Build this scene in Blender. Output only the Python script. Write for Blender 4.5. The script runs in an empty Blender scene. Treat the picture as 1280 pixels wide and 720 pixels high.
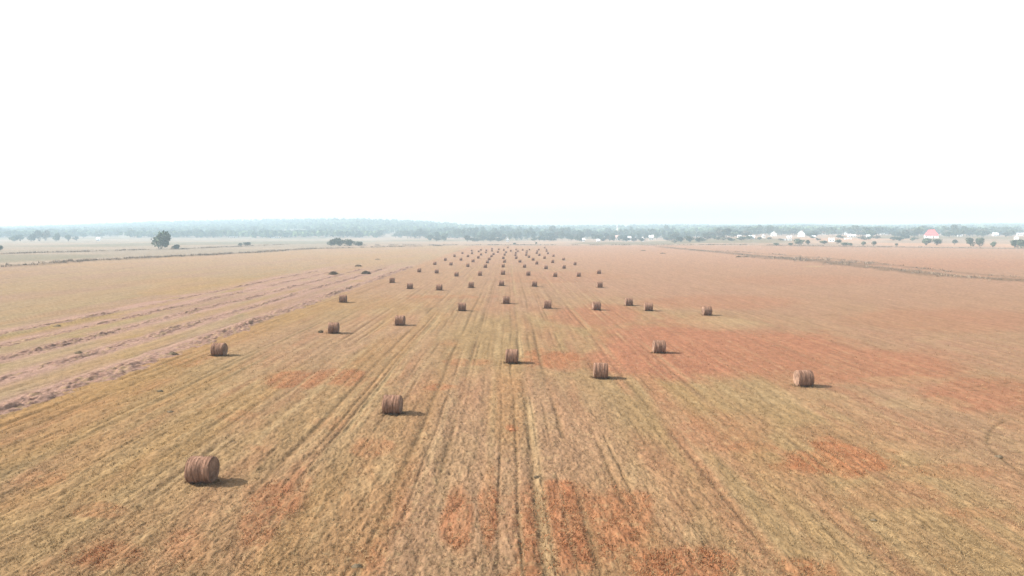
import bpy, math, random
import numpy as np
from mathutils import Vector, Matrix

random.seed(7)
rng = np.random.default_rng(11)
SC = bpy.context.scene
COL = SC.collection

# ------------------------------------------------------------------ camera
FPX, CAMH, HV, VPX = 914.0, 11.5, 291.0, 634.0
PITCH = math.atan((360 - HV) / FPX)
YAW = math.atan((640 - VPX) / FPX)          # to the right
cam_d = bpy.data.cameras.new('camera'); cam = bpy.data.objects.new('camera', cam_d); COL.objects.link(cam)
cam_d.sensor_width = 36; cam_d.lens = 36 * FPX / 1280
cam_d.clip_start = 0.2; cam_d.clip_end = 20000
cam.location = (0, 0, CAMH)
cam.rotation_euler = (math.pi / 2 - PITCH, 0, -YAW)
SC.camera = cam
ROT = np.array(cam.rotation_euler.to_matrix())

def proj(x, y, z):
    d = np.stack([np.asarray(x, float), np.asarray(y, float), np.asarray(z, float) - CAMH], -1) @ ROT
    dep = np.maximum(-d[..., 2], 1e-3)
    return 640 + FPX * d[..., 0] / dep, 360 - FPX * d[..., 1] / dep, -d[..., 2]

# ------------------------------------------------------------------ noise
def _h(ix, iy, seed):
    n = (ix.astype(np.int64) * 374761393 + iy.astype(np.int64) * 668265263 + seed * 974634777) & 0xffffffff
    n = ((n ^ (n >> 13)) * 1274126177) & 0xffffffff
    n = n ^ (n >> 16)
    return (n & 0xffffff) / float(0xffffff)

def vn(x, y, seed=0):
    x = np.asarray(x, float); y = np.asarray(y, float)
    x0 = np.floor(x); y0 = np.floor(y)
    fx = x - x0; fy = y - y0
    fx = fx * fx * (3 - 2 * fx); fy = fy * fy * (3 - 2 * fy)
    ix = x0.astype(np.int64); iy = y0.astype(np.int64)
    a = _h(ix, iy, seed); b = _h(ix + 1, iy, seed); c = _h(ix, iy + 1, seed); d = _h(ix + 1, iy + 1, seed)
    return (a * (1 - fx) + b * fx) * (1 - fy) + (c * (1 - fx) + d * fx) * fy * 1.0

def fbm(x, y, oct=3, seed=0):
    s = 0; a = 1; t = 0
    for k in range(oct):
        s = s + a * vn(x * 2 ** k + 17.3 * k, y * 2 ** k - 9.1 * k, seed + k); t += a; a *= .55
    return s / t

def ss(a, b, x):
    t = np.clip((x - a) / (b - a), 0, 1)
    return t * t * (3 - 2 * t)

# ------------------------------------------------------------------ terrain height
RU = [-900, 0, 100, 200, 300, 430, 480, 540, 600, 700, 850, 930, 1000, 1100, 1200, 1280, 1900]
RV = [289, 286.5, 284, 280, 278, 277, 278, 281, 285.5, 286, 284.5, 285, 283.5, 285, 283.5, 282.5, 284]
RD = [3250, 3250, 3200, 3150, 3000, 2500, 2400, 2400, 2400, 2500, 2600, 2800, 2900, 2900, 2900, 2900, 3000]
def H(x, y):
    x = np.asarray(x, float); y = np.asarray(y, float)
    yy = np.maximum(y, 50.0)
    u = 634 + 914 * x / yy
    rd = np.interp(u, RU, RD); rh = CAMH + (HV - np.interp(u, RU, RV)) / 914 * rd
    d = np.maximum(yy, 1.0)
    def pl(pts):
        out = np.zeros_like(d)
        for (d0, h0), (d1, h1) in zip(pts[:-1], pts[1:]):
            t = np.clip((d - d0) / (d1 - d0), 0, 1)
            out = out + t * (h1 - h0)
        return out
    def ridge(d0, h0):
        t = np.clip((d - d0) / (rd - d0), 0, 1)
        t2 = np.clip((d - rd) / 2200, 0, 1)
        return (rh - h0) * (t ** 1.15) - (rh + 8) * t2 * t2 * (3 - 2 * t2)
    A = pl([(0, 0), (1100, 0), (1500, 3)]) + ridge(1500, 3)
    B = pl([(0, 0), (560, 0), (700, 2.2), (900, 5.6), (1200, 7.6)]) + ridge(1200, 7.6)
    w = ss(800, 940, u)
    out = A * (1 - w) + B * w
    far = ss(350, 900, d)
    out = out + .10 * (vn(x / 19, y / 31, 3) - .5) + far * 1.0 * (vn(x / 90, y / 130, 4) - .5) * ss(900, 1400, d)
    return out

def cast(px, py):
    """where the photograph's viewing ray through a pixel meets the terrain"""
    d = ROT @ np.array([(px - 640) / FPX, -(py - 360) / FPX, -1.0])
    t = np.concatenate([np.arange(15, 500, .25), np.arange(500, 5000, 2.0)])
    P = d[None, :] * t[:, None] + np.array([0, 0, CAMH])
    below = P[:, 2] <= H(P[:, 0], P[:, 1])
    if not below.any(): return None
    k = int(np.argmax(below))
    if k == 0: q = P[0]
    else:
        a, b = P[k - 1], P[k]
        ga = a[2] - float(H(a[0], a[1])); gb = b[2] - float(H(b[0], b[1]))
        q = a + (b - a) * ga / max(ga - gb, 1e-9)
    return float(q[0]), float(q[1]), float(H(q[0], q[1]))

def at(px, dist):
    d = ROT @ np.array([(px - 640) / FPX, 0, -1.0])
    x = d[0] / d[1] * dist
    return float(x), float(dist), float(H(x, dist))

# ------------------------------------------------------------------ material helpers
def new_mat(name):
    m = bpy.data.materials.new(name); m.use_nodes = True
    nt = m.node_tree; b = nt.nodes['Principled BSDF']
    b.inputs['Roughness'].default_value = 1.0
    b.inputs['Specular IOR Level'].default_value = 0.05
    return m, nt, b

def attr_mat(name, scale=3.0, amount=.35, detail=5, stretch=None, attr='Cover', spec=.05, bump=0.0, bscale=20):
    """cover colour stored on the mesh, broken up by object-space noise"""
    m, nt, b = new_mat(name)
    N = nt.nodes.new; L = nt.links.new
    at_ = N('ShaderNodeVertexColor'); at_.layer_name = attr
    tc = N('ShaderNodeTexCoord'); mp = N('ShaderNodeMapping')
    if stretch: mp.inputs['Scale'].default_value = stretch
    L(tc.outputs['Object'], mp.inputs['Vector'])
    nz = N('ShaderNodeTexNoise'); nz.inputs['Scale'].default_value = scale; nz.inputs['Detail'].default_value = detail
    nz.inputs['Roughness'].default_value = .65
    L(mp.outputs['Vector'], nz.inputs['Vector'])
    mr = N('ShaderNodeMapRange'); mr.inputs['From Min'].default_value = .3; mr.inputs['From Max'].default_value = .7
    mr.inputs['To Min'].default_value = 1 - amount; mr.inputs['To Max'].default_value = 1 + amount
    L(nz.outputs['Fac'], mr.inputs['Value'])
    mx = N('ShaderNodeVectorMath'); mx.operation = 'SCALE'
    L(at_.outputs['Color'], mx.inputs[0]); L(mr.outputs['Result'], mx.inputs['Scale'])
    L(mx.outputs['Vector'], b.inputs['Base Color'])
    b.inputs['Specular IOR Level'].default_value = spec
    if bump:
        nb = N('ShaderNodeTexNoise'); nb.inputs['Scale'].default_value = bscale; nb.inputs['Detail'].default_value = 4
        L(mp.outputs['Vector'], nb.inputs['Vector'])
        bp = N('ShaderNodeBump'); bp.inputs['Strength'].default_value = bump; bp.inputs['Distance'].default_value = .05
        L(nb.outputs['Fac'], bp.inputs['Height']); L(bp.outputs['Normal'], b.inputs['Normal'])
    return m

def noise_mat(name, c0, c1, scale=4.0, stretch=None, spec=.1, rough=.9):
    m, nt, b = new_mat(name)
    N = nt.nodes.new; L = nt.links.new
    tc = N('ShaderNodeTexCoord'); mp = N('ShaderNodeMapping')
    if stretch: mp.inputs['Scale'].default_value = stretch
    L(tc.outputs['Object'], mp.inputs['Vector'])
    nz = N('ShaderNodeTexNoise'); nz.inputs['Scale'].default_value = scale; nz.inputs['Detail'].default_value = 5
    L(mp.outputs['Vector'], nz.inputs['Vector'])
    cr = N('ShaderNodeValToRGB'); cr.color_ramp.elements[0].position = .35; cr.color_ramp.elements[1].position = .65
    cr.color_ramp.elements[0].color = (*c0, 1); cr.color_ramp.elements[1].color = (*c1, 1)
    L(nz.outputs['Fac'], cr.inputs['Fac']); L(cr.outputs['Color'], b.inputs['Base Color'])
    b.inputs['Roughness'].default_value = rough; b.inputs['Specular IOR Level'].default_value = spec
    return m

# ------------------------------------------------------------------ mesh helpers
def mesh_np(name, V, F, colors=None, mat=None, smooth=False, attr='Cover'):
    """V (n,3); F (m,k) array of equal-size faces; colors (n,3)"""
    me = bpy.data.meshes.new(name)
    V = np.asarray(V, np.float32); F = np.asarray(F, np.int32)
    k = F.shape[1]
    me.vertices.add(len(V)); me.vertices.foreach_set('co', V.ravel())
    me.loops.add(F.size); me.loops.foreach_set('vertex_index', F.ravel())
    me.polygons.add(len(F)); me.polygons.foreach_set('loop_start', np.arange(0, F.size, k, dtype=np.int32))
    me.update(calc_edges=True)
    if colors is not None:
        ca = me.color_attributes.new(attr, 'FLOAT_COLOR', 'POINT')
        c = np.ones((len(V), 4), np.float32); c[:, :3] = np.clip(colors, 0, 1)
        ca.data.foreach_set('color', c.ravel())
    if smooth: me.polygons.foreach_set('use_smooth', np.ones(len(F), bool))
    if mat: me.materials.append(mat)
    me.validate()
    return me

class MB:
    """collects polygons for one mesh"""
    def __init__(s): s.v = []; s.f = []
    def add(s, vs, fs):
        o = len(s.v); s.v += [tuple(p) for p in vs]; s.f += [tuple(i + o for i in f) for f in fs]
    def box(s, x0, x1, y0, y1, z0, z1):
        s.add([(x0,y0,z0),(x1,y0,z0),(x1,y1,z0),(x0,y1,z0),(x0,y0,z1),(x1,y0,z1),(x1,y1,z1),(x0,y1,z1)],
              [(0,3,2,1),(4,5,6,7),(0,1,5,4),(1,2,6,5),(2,3,7,6),(3,0,4,7)])
    def tube(s, pts, rads, n=7):
        rings = []
        o = len(s.v); P = [Vector(p) for p in pts]
        for i, p in enumerate(P):
            t = (P[min(i + 1, len(P) - 1)] - P[max(i - 1, 0)]).normalized()
            a = t.cross(Vector((0.31, 0.9, .12))).normalized(); b = t.cross(a)
            for k in range(n):
                q = p + (a * math.cos(2 * math.pi * k / n) + b * math.sin(2 * math.pi * k / n)) * rads[i]
                s.v.append(tuple(q))
        for i in range(len(P) - 1):
            for k in range(n):
                s.f.append((o + i * n + k, o + i * n + (k + 1) % n, o + (i + 1) * n + (k + 1) % n, o + (i + 1) * n + k))
        s.f.append(tuple(o + k for k in range(n))[::-1]); s.f.append(tuple(o + (len(P) - 1) * n + k for k in range(n)))
    def mesh(s, name, mat, smooth=False):
        me = bpy.data.meshes.new(name); me.from_pydata(s.v, [], s.f); me.update()
        me.materials.append(mat)
        if smooth: me.polygons.foreach_set('use_smooth', [True] * len(me.polygons))
        return me

def link(name, me, parent=None, loc=(0, 0, 0), rz=0, scale=None):
    o = bpy.data.objects.new(name, me); COL.objects.link(o)
    if parent: o.parent = parent
    o.location = loc; o.rotation_euler = (0, 0, rz)
    if scale: o.scale = scale
    return o

def tag(o, label=None, cat=None, group=None, kind=None):
    if label: o['label'] = label
    if cat: o['category'] = cat
    if group: o['group'] = group
    if kind: o['kind'] = kind
    return o

def copy_tree(o, parent=None):
    c = o.copy(); COL.objects.link(c); c.parent = parent
    for ch in list(o.children): copy_tree(ch, c)
    return c

# ------------------------------------------------------------------ ground colour map (ground cover, fixed in the field)
C = lambda *a: np.array(a, float)
ALB = np.array([.333, .300, .25])
STRAW = C(.50, .36, .205); PALE = C(.64, .50, .31); GREENY = C(.44, .32, .19); RUST = C(.58, .265, .145)
DARK = C(.20, .135, .07); PINK = C(.60, .41, .36); OCHRE = C(.54, .335, .14); TAN = C(.54, .35, .25)
TERRA = C(.565, .275, .178); MEADOW = C(.56, .44, .36); VERGE = C(.23, .17, .12)

def mix(a, b, w):
    return a * (1 - w[..., None]) + b * w[..., None]

# 1-D profiles across the mowing direction
XS = np.arange(-90, 200, .02)
furrow = np.zeros_like(XS); straw_l = np.zeros_like(XS)
_r = np.random.default_rng(5)
xx = -90.0
while xx < 200:
    xx += _r.uniform(.4, 1.15)
    w = _r.uniform(.06, .13); s = _r.uniform(.2, .95)
    furrow = np.maximum(furrow, s * np.exp(-((XS - xx) / w) ** 2))
    if _r.random() < .5:
        c2 = xx + _r.uniform(.25, .5); w2 = _r.uniform(.12, .3)
        straw_l = np.maximum(straw_l, _r.uniform(.3, 1) * np.exp(-((XS - c2) / w2) ** 2))
# wheel ruts of the harvester, a pair every swath
for c0 in np.arange(-86, 200, 6.3):
    for dx in (-.95, .95):
        furrow = np.maximum(furrow, 1.0 * np.exp(-((XS - c0 - dx) / .17) ** 2))

# patches as seen on the ground: centre and half sizes, strength
ORANGE = [(700, 662, 88, 62, 1), (762, 650, 46, 44, .9), (668, 668, 34, 66, .9), (612, 640, 15, 52, .95), (572, 655, 22, 38, .8), (850, 706, 70, 24, 1), (1042, 578, 68, 22, .95),
          (408, 474, 95, 12, .8), (688, 448, 42, 11, .8), (345, 625, 46, 34, .85), (318, 660, 30, 26, .7), (460, 560, 30, 14, .5), (130, 640, 44, 12, .5), (300, 520, 40, 8, .35), (420, 530, 30, 10, .35), (375, 600, 22, 30, .5), (140, 694, 60, 22, .8), (25, 500, 30, 10, .3),
          (640, 536, 7, 4, .8), (800, 630, 24, 22, .55), (1010, 712, 45, 22, .7), (230, 680, 40, 34, .5), (470, 700, 30, 40, .4),
          (500, 640, 25, 45, .35), (545, 484, 26, 5, .7), (585, 452, 30, 5, .5), (320, 560, 22, 8, .4), (590, 300, 1, 1, 0), (60, 600, 55, 14, .35),
          (1230, 640, 60, 8, .35), (1180, 590, 70, 10, .35), (940, 560, 40, 7, .3), (560, 371, 70, 2.5, .45), (680, 352, 60, 2, .35), (230, 452, 28, 5, .5)]
TERRAP = [(850, 438, 120, 42, 1), (800, 450, 80, 24, .9), (950, 442, 140, 33, .95), (1080, 458, 150, 27, .85), (1230, 492, 90, 24, .8), (745, 395, 65, 16, .75), (705, 452, 34, 14, .6),
          (900, 378, 110, 10, .45), (1190, 400, 150, 16, .4), (1100, 545, 130, 22, .3), (905, 540, 70, 26, .35), (1200, 330, 120, 8, .25), (700, 345, 90, 6, .25), (1010, 350, 120, 7, .25), (1120, 620, 80, 20, .3)]
PALEP = [(905, 405, 60, 9, .8), (1120, 475, 60, 5, .5), (1000, 495, 70, 9, .5), (1150, 505, 60, 8, .5), (480, 590, 16, 26, .7), (450, 610, 20, 20, .6), (1015, 333, 12, 1.2, .9),
         (870, 665, 16, 22, .7), (1025, 700, 14, 22, .7), (790, 590, 12, 26, .5), (1160, 425, 30, 6, .4), (1120, 560, 40, 10, .4)]
def wline(pts): return [cast(*p)[:2] for p in pts]
TRACKS = [([(1262, 524), (1246, 531), (1237, 540), (1234, 551), (1237, 560), (1248, 570), (1262, 580), (1285, 594)], .11, 1),
          ([(1275, 534), (1266, 544), (1268, 556), (1278, 566)], .1, .4),
          ([(1192, 483), (1215, 485), (1232, 481), (1236, 476)], .2, .9), ([(1188, 488), (1222, 488), (1248, 483), (1262, 477)], .2, .7),
          ([(0, 349), (30, 347)], .7, .9), ([(60, 343.5), (88, 341.5)], .6, .8), ([(128, 338.5), (167, 334.5)], .7, .8), ([(200, 333), (262, 329)], .5, .4),
          ([(648, 359), (700, 359.2)], .7, .7), ([(1028, 394.5), (1040, 393)], .5, .8), ([(720, 351.5), (760, 351.8)], .5, .5), ([(610, 345.5), (640, 345.7)], .6, .35),
          ([(330, 331), (408, 327.5)], .8, .5), ([(335, 346), (375, 343)], .7, .5), ([(1140, 360), (1175, 362)], .5, .3)]
RIGHT_STRIP = [(826, 308.5), (900, 315.5), (960, 321.5), (1010, 325.5), (1050, 330), (1072, 332.5), (1110, 336), (1150, 341), (1180, 345), (1230, 348), (1290, 352.5)]
LEFT_STRIP = [(-20, 334), (20, 332), (60, 329.5), (100, 326.5), (130, 325), (200, 321.5), (275, 318), (330, 315), (380, 311.5), (450, 309.5), (520, 308)]
UPPER_STRIP = [(-20, 318.5), (50, 316), (90, 315), (160, 313), (240, 311), (300, 308), (350, 306)]
FAR_STRIP = [(430, 306.8), (520, 306.6), (640, 306.2), (800, 306.5), (900, 306), (1000, 307.2), (1120, 308.8), (1290, 311)]
EDGE_U = [-400, 0, 100, 275, 380, 450, 520, 1000, 1120, 1280, 1700]
EDGE_V = [345, 333, 326.5, 318, 311.5, 309.5, 307, 307, 308.8, 311, 316]

def seg_dist(x, y, pts):
    best = np.full(x.shape, 1e9)
    for (ax, ay), (bx, by) in zip(pts[:-1], pts[1:]):
        dx, dy = bx - ax, by - ay; L2 = dx * dx + dy * dy
        t = np.clip(((x - ax) * dx + (y - ay) * dy) / L2, 0, 1)
        best = np.minimum(best, np.hypot(x - ax - t * dx, y - ay - t * dy))
    return best

def patch_mask(u, v, patches, wob):
    m = np.zeros_like(u)
    for (cx, cy, hw, hh, s) in patches:
        d = np.hypot((u - cx) / hw, (v - cy) / hh)
        m = np.maximum(m, s * (1 - ss(.62, 1.15, d + wob)))
    return m

def cover(x, y, z=None):
    """ground-cover colour and furrow depth / roughness at field points"""
    x = np.asarray(x, float); y = np.asarray(y, float)
    if z is None: z = H(x, y)
    u, v, dep = proj(x, y, z)
    ok = dep > 3
    u = np.where(ok, u, -5000); v = np.where(ok, v, 5000)
    w1 = vn(x / 9, y / 14, 21); w2 = vn(x / 2.2, y / 4.5, 22); w3 = vn(x / .7, y / 1.3, 23)
    wob = (w1 - .5) * .5 + (w2 - .5) * .75 + (w3 - .5) * .45
    xw = x + .35 * (vn(x * 0 + 3.1, y / 22, 31) - .5) + .12 * (vn(x / 5, y / 6, 32) - .5)
    fl = np.interp(xw, XS, furrow); sl = np.interp(xw, XS, straw_l)
    brk = ss(.34, .68, vn(x / 1.4, y / 9, 33) * .6 + vn(x / 6, y / 30, 34) * .4)
    left = 1 - ss(4, 22, x)                              # clear mowing stripes on the left and middle
    samt = (.3 + .8 * left) * (.25 + .75 * brk)
    near_fade = 1 - .55 * ss(90, 330, y)
    fl = fl * samt * near_fade; sl = sl * samt * near_fade
    # base
    n_str = vn(x / 1.1, y / 11, 41) * .5 + vn(x / 3.4, y / 30, 42) * .5
    n_blob = fbm(x / 3.0, y / 5.0, 3, 43)
    c = np.broadcast_to(STRAW, x.shape + (3,)).copy()
    c = mix(c, TAN, ss(.35, .75, vn(x / 14, y / 40, 44)) * .7)
    c = mix(c, GREENY, ss(.5, .8, n_str) * (.55 - .3 * ss(5, 18, x)))
    c = mix(c, RUST, ss(.56, .86, n_str * .5 + n_blob * .5) * .55 * (1 - ss(60, 200, y)))
    rs = vn(x / .8, y / 9, 47) * .35 + vn(x / 2.2, y / 16, 48) * .35 + w1 * .3
    c = mix(c, C(.55, .31, .20), ss(.42, .75, rs) * (.5 + .4 * ss(-5, 15, x)) * (1 - .6 * ss(70, 200, y)))
    c = mix(c, OCHRE, ss(.5, .8, vn(x / 2.6 + 7, y / 24, 45)) * .35 * (1 - ss(6, 20, x)))
    c = mix(c, PALE, ss(.52, .82, vn(x / .9, y / 5.5, 46)) * .22)
    # right side: smoother, pinker
    rgt = ss(14, 42, x + 10 * (w1 - .5)) * ss(30, 70, y)
    c = mix(c, TAN * C(1.0, .98, 1.0), rgt * .7)
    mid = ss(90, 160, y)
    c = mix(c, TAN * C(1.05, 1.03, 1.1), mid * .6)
    # patches
    c = mix(c, TERRA, patch_mask(u, v, TERRAP, wob * .3))
    om = patch_mask(u, v, ORANGE, wob)
    om = om * (1 - .75 * np.clip(fl * 1.4, 0, 1)) * (.74 + .26 * ss(.25, .6, vn(x / .45, y / 3.2, 49)))
    c = mix(c, RUST, om * .9)
    c = mix(c, PALE, patch_mask(u, v, PALEP, wob) * .55)
    # stripes
    c = mix(c, DARK, np.clip(fl * .5, 0, 1))
    c = mix(c, PALE, np.clip(sl * .75, 0, 1))
    # left: raked part and its ochre border
    bx = x + .8 * (w2 - .5) + .5 * (w3 - .5)
    och = .7 * ss(-32.6, -31.0, bx + .6 * (w1 - .5)) * (1 - ss(-30.5, -25.0, bx + 2.5 * (w1 - .5))) * (1 - ss(95, 150, y))
    c = mix(c, OCHRE, och * .8)
    lf = 1 - ss(-32.6, -31.6, bx)
    lc = mix(np.broadcast_to(C(.47, .38, .22), x.shape + (3,)), C(.50, .36, .18), ss(.4, .7, vn(x / 2, y / 12, 51)))
    lc = mix(lc, PALE * .9, ss(.5, .8, vn(x / 1.2, y / 5, 52)) * .25)
    band = np.clip(np.cos((x + 33.2) / 6.45 * 2 * math.pi) * .5 + .5, 0, 1) ** 1.4
    inw = ss(-66, -58, x) * ss(28, 34, y)
    lc = mix(lc, PINK, np.clip(inw * (band * 1.0 + .5 * mid + .28 * ss(.3, .6, w1)) * (1 - .8 * ss(200, 300, y)), 0, 1) * ss(.2, .5, w2 + .2))
    lc = mix(lc, C(.52, .39, .27), (1 - ss(-75, -58, x)) * .7)
    lc = mix(lc, C(.50, .33, .27), ss(.45, .75, vn(x / 7, y / 40, 55)) * .5 * ss(70, 120, y))
    lc = mix(lc, C(.55, .38, .20), ss(.6, .8, vn(x / 16, y / 30, 56)) * .5)
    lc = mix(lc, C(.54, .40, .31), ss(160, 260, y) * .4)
    c = mix(c, lc, lf)
    # pale grassy stretch right of the raked part, in the distance
    # wheel tracks and thin weedy lines
    trk = np.zeros_like(x)
    for pts, w, s in TRACKS_W:
        bb = (x > min(p[0] for p in pts) - 5) & (x < max(p[0] for p in pts) + 5) & (y > min(p[1] for p in pts) - 6) & (y < max(p[1] for p in pts) + 6)
        if bb.any():
            d = seg_dist(x[bb], y[bb], pts)
            trk[bb] = np.maximum(trk[bb], s * np.exp(-(d / w) ** 2) * (.45 + .55 * ss(.3, .6, w3[bb])))
    c = mix(c, DARK, np.clip(trk * .5, 0, 1))
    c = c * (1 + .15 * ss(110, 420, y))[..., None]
    # outside the mown field
    ev = np.interp(u, EDGE_U, EDGE_V)
    out = 1 - ss(-.6, .6, v - ev + (w1 - .5) * .6)
    oc = mix(np.broadcast_to(MEADOW, x.shape + (3,)), C(.70, .52, .42), ss(.4, .65, vn(x / 60, y / 50, 61)))
    oc = mix(oc, C(.80, .52, .38), ss(.45, .65, vn(x / 70, y / 90, 62)) * .9 * ss(900, 1040, u))
    oc = mix(oc, C(.26, .25, .15), ss(.55, .75, vn(x / 120, y / 160, 63)) * .7)
    oc = mix(oc, C(.42, .43, .38), (1 - ss(380, 620, u)) * .4)
    c = mix(c, oc, out * ss(60, 120, y))
    st = np.zeros_like(x)
    far = y > 120
    if far.any():
        for pts, w, s in STRIPS_W:
            d = seg_dist(x[far], y[far], pts)
            st[far] = np.maximum(st[far], s * (1 - ss(w * .35, w, d + w * .5 * (w1[far] - .5) + w * .4 * (w2[far] - .5))))
    c = mix(c, VERGE, np.clip(st, 0, 1) * .85) * ALB
    return c, fl, trk, om, st

TRACKS_W = [(wline(p), w, s) for p, w, s in TRACKS]
RIGHT_B = [(900, 313.5), (980, 319), (1040, 323.5), (1100, 330), (1160, 337), (1220, 343), (1290, 348)]
STRIPS_W = [(wline(RIGHT_B), 4, .45), (wline([(940, 321), (1010, 325), (1070, 331)]), 12, .6), (wline(RIGHT_STRIP), 7, .8), (wline(LEFT_STRIP), 9, .7), (wline(UPPER_STRIP), 9, .6), (wline(FAR_STRIP), 14, .7)]

# ------------------------------------------------------------------ ground sheet
def build_ground():
    az = np.concatenate([np.radians(np.arange(-180, -46, 3.0)), np.radians(np.linspace(-45, 45, 1300)), np.radians(np.arange(48, 180, 3.0))])
    NR = 960
    inv = np.linspace(1 / 18.0, 1 / 700.0, NR)
    r = np.concatenate([np.linspace(1.0, 17.5, 14), 1 / inv, np.geomspace(712, 3600, 110)])
    A, R = np.meshgrid(az, r)
    X = R * np.sin(A); Y = R * np.cos(A)
    drow = np.maximum(R * R * (inv[0] - inv[1]), .02)
    dcol = R * (az[100] - az[99] if False else math.radians(90 / 1300))
    Z0 = H(X, Y)
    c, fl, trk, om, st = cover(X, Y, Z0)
    Z = Z0.copy()
    front = (np.abs(A) < math.radians(46)) & (R > 17)
    rough = (1 - .3 * ss(0, 14, X) - .25 * ss(14, 34, X)) * (1 - .35 * ss(40, 75, Y))
    for lam, amp, sd in ((1.1, .035, 71), (.5, .03, 72), (.26, .034, 73), (.13, .034, 74)):
        res = np.maximum(drow * .55, dcol)
        f = np.clip(lam / (2.2 * res), 0, 1) ** .6
        Z += front * rough * f * amp * (vn(X / (lam * .7), Y / (lam * 2.0), sd) - .5) * 1.6
    Z += front * ss(45, 160, R) * .09 * (vn(X / 1.6, Y / 3.2, 75) - .5) * rough
    Z -= front * fl * .075 * (1 - ss(80, 200, R))
    Z -= front * trk * .035 * (R < 200)
    Z += front * st * .5 * (R > 120) * vn(X / 3, Y / 5, 76)
    # tiny litter variation in colour (dry stems, bare soil specks)
    sp = vn(X / .16, Y / .3, 81); sp2 = vn(X / .28, Y / .5, 82)
    nf = 1 - .6 * ss(40, 150, R)
    c = mix(c, DARK * ALB, ss(.72, .95, sp) * .4 * nf)
    c = mix(c, PALE * 1.12 * ALB, ss(.74, .95, sp2) * .3 * nf)
    c = c * (.82 + .18 * vn(X / .5, Y / 1.6, 83) + .2 * vn(X / .3, Y / 5.0, 84))[..., None]
    V = np.stack([X, Y, Z], -1).reshape(-1, 3)
    nr, na = R.shape
    i = np.arange(nr - 1)[:, None] * na; j = np.arange(na)[None, :]; j2 = (j + 1) % na
    F = np.stack([i + j, i + j2, i + na + j2, i + na + j], -1).reshape(-1, 4)[:, ::-1]
    # close the centre with a fan
    V = np.concatenate([V, [[0, 0, 0]]]); cc = np.concatenate([c.reshape(-1, 3), [STRAW * ALB]])
    tri = np.stack([np.full(na, len(V) - 1), np.arange(na), (np.arange(na) + 1) % na, (np.arange(na) + 1) % na], -1)
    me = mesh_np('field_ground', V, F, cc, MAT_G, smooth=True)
    o = link('ground', me); tag(o, kind='structure')
    c0 = MB(); c0.v = [(math.sin(a) * 1.02, math.cos(a) * 1.02, -.02) for a in np.linspace(0, 2 * math.pi, 24, endpoint=False)]
    return o

MAT_G = attr_mat('field_cover', scale=2.2, amount=.22, detail=9, stretch=(1, .55, 1), bump=.6, bscale=11)
build_ground()

# ------------------------------------------------------------------ blades: stubble, weeds
MAT_BL = attr_mat('dry_blades', scale=1.5, amount=.25)
def blades(P, size, col, nb, spread=.6, lean=.7, width=.12, seed=1):
    """nb bent blades per tuft; P (n,3), size (n,), col (n,3)"""
    g = np.random.default_rng(seed); n = len(P)
    P = np.repeat(P, nb, 0); S = np.repeat(size, nb) * g.uniform(.6, 1.25, n * nb); Cc = np.repeat(col, nb, 0) * g.uniform(.75, 1.25, (n * nb, 1))
    a = g.uniform(0, 2 * math.pi, n * nb); off = g.uniform(0, spread, n * nb) * S
    base = P + np.stack([np.cos(a) * off, np.sin(a) * off, -.02 * np.ones(n * nb)], -1)
    b = g.uniform(0, 2 * math.pi, n * nb); ln = g.uniform(0, lean, n * nb) * S
    tip = base + np.stack([np.cos(b) * ln, np.sin(b) * ln, S], -1)
    t = g.uniform(0, math.pi, n * nb); w = S * width
    dx = np.stack([np.cos(t) * w, np.sin(t) * w, np.zeros(n * nb)], -1)
    V = np.stack([base - dx, base + dx, tip], 1).reshape(-1, 3)
    return V, np.arange(len(V)).reshape(-1, 3), np.repeat(Cc, 3, 0)

def scatter_front(n, y0, y1, g):
    inv = g.uniform(1 / y1, 1 / y0, n); y = 1 / inv
    x = g.uniform(-.85, .85, n) * y
    return x, y

g = np.random.default_rng(3)
x, y = scatter_front(90000, 21, 85, g)
keep = x > -33; x, y = x[keep], y[keep]
c, fl, trk, om, st = cover(x, y)
kk = (g.random(len(x)) < (.6 - .5 * np.clip(fl + trk, 0, 1))); x, y, c, om = x[kk], y[kk], c[kk], om[kk]
P = np.stack([x, y, H(x, y)], -1)
V, F, cc = blades(P, g.uniform(.035, .085, len(x)) * (1 + y / 90), c * 1.18, 3, 1.3, 1.2, .13, 5)
tag(link('stubble', mesh_np('stubble', V, F, cc, MAT_BL)), 'short dry straw stubble covering the mown field', 'stubble', kind='stuff')
x, y = scatter_front(60000, 21, 70, g)
keep = x > -31; x, y = x[keep], y[keep]
P = np.stack([x, y, H(x, y) + .03], -1)
V, F, cc = blades(P, g.uniform(.03, .07, len(x)), PALE[None] * ALB * g.uniform(.7, 1.35, (len(x), 1)), 2, 1.2, 4.0, .16, 15)
tag(link('loose_straw', mesh_np('loose_straw', V, F, cc, MAT_BL)), 'loose pale straws scattered over the mown stubble', 'straw', kind='stuff')
x, y = scatter_front(90000, 21, 110, g)
c, fl, trk, om, st = cover(x, y)
kk = g.random(len(x)) < (om ** 2) * 1.0; x, y = x[kk], y[kk]
P = np.stack([x, y, H(x, y)], -1)
wc = mix(np.broadcast_to(C(.60, .275, .145), (len(x), 3)), C(.58, .33, .19), g.random(len(x)) ** 2) * ALB * g.uniform(1.05, 1.4, (len(x), 1))
V, F, cc = blades(P, g.uniform(.04, .085, len(x)) * (1 + y / 120), wc, 4, 2.6, 1.7, .22, 6)
tag(link('sorrel_weeds', mesh_np('sorrel_weeds', V, F, cc, MAT_BL)), 'rust orange sorrel weeds growing in patches among the stubble', 'weeds', kind='stuff')
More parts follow.
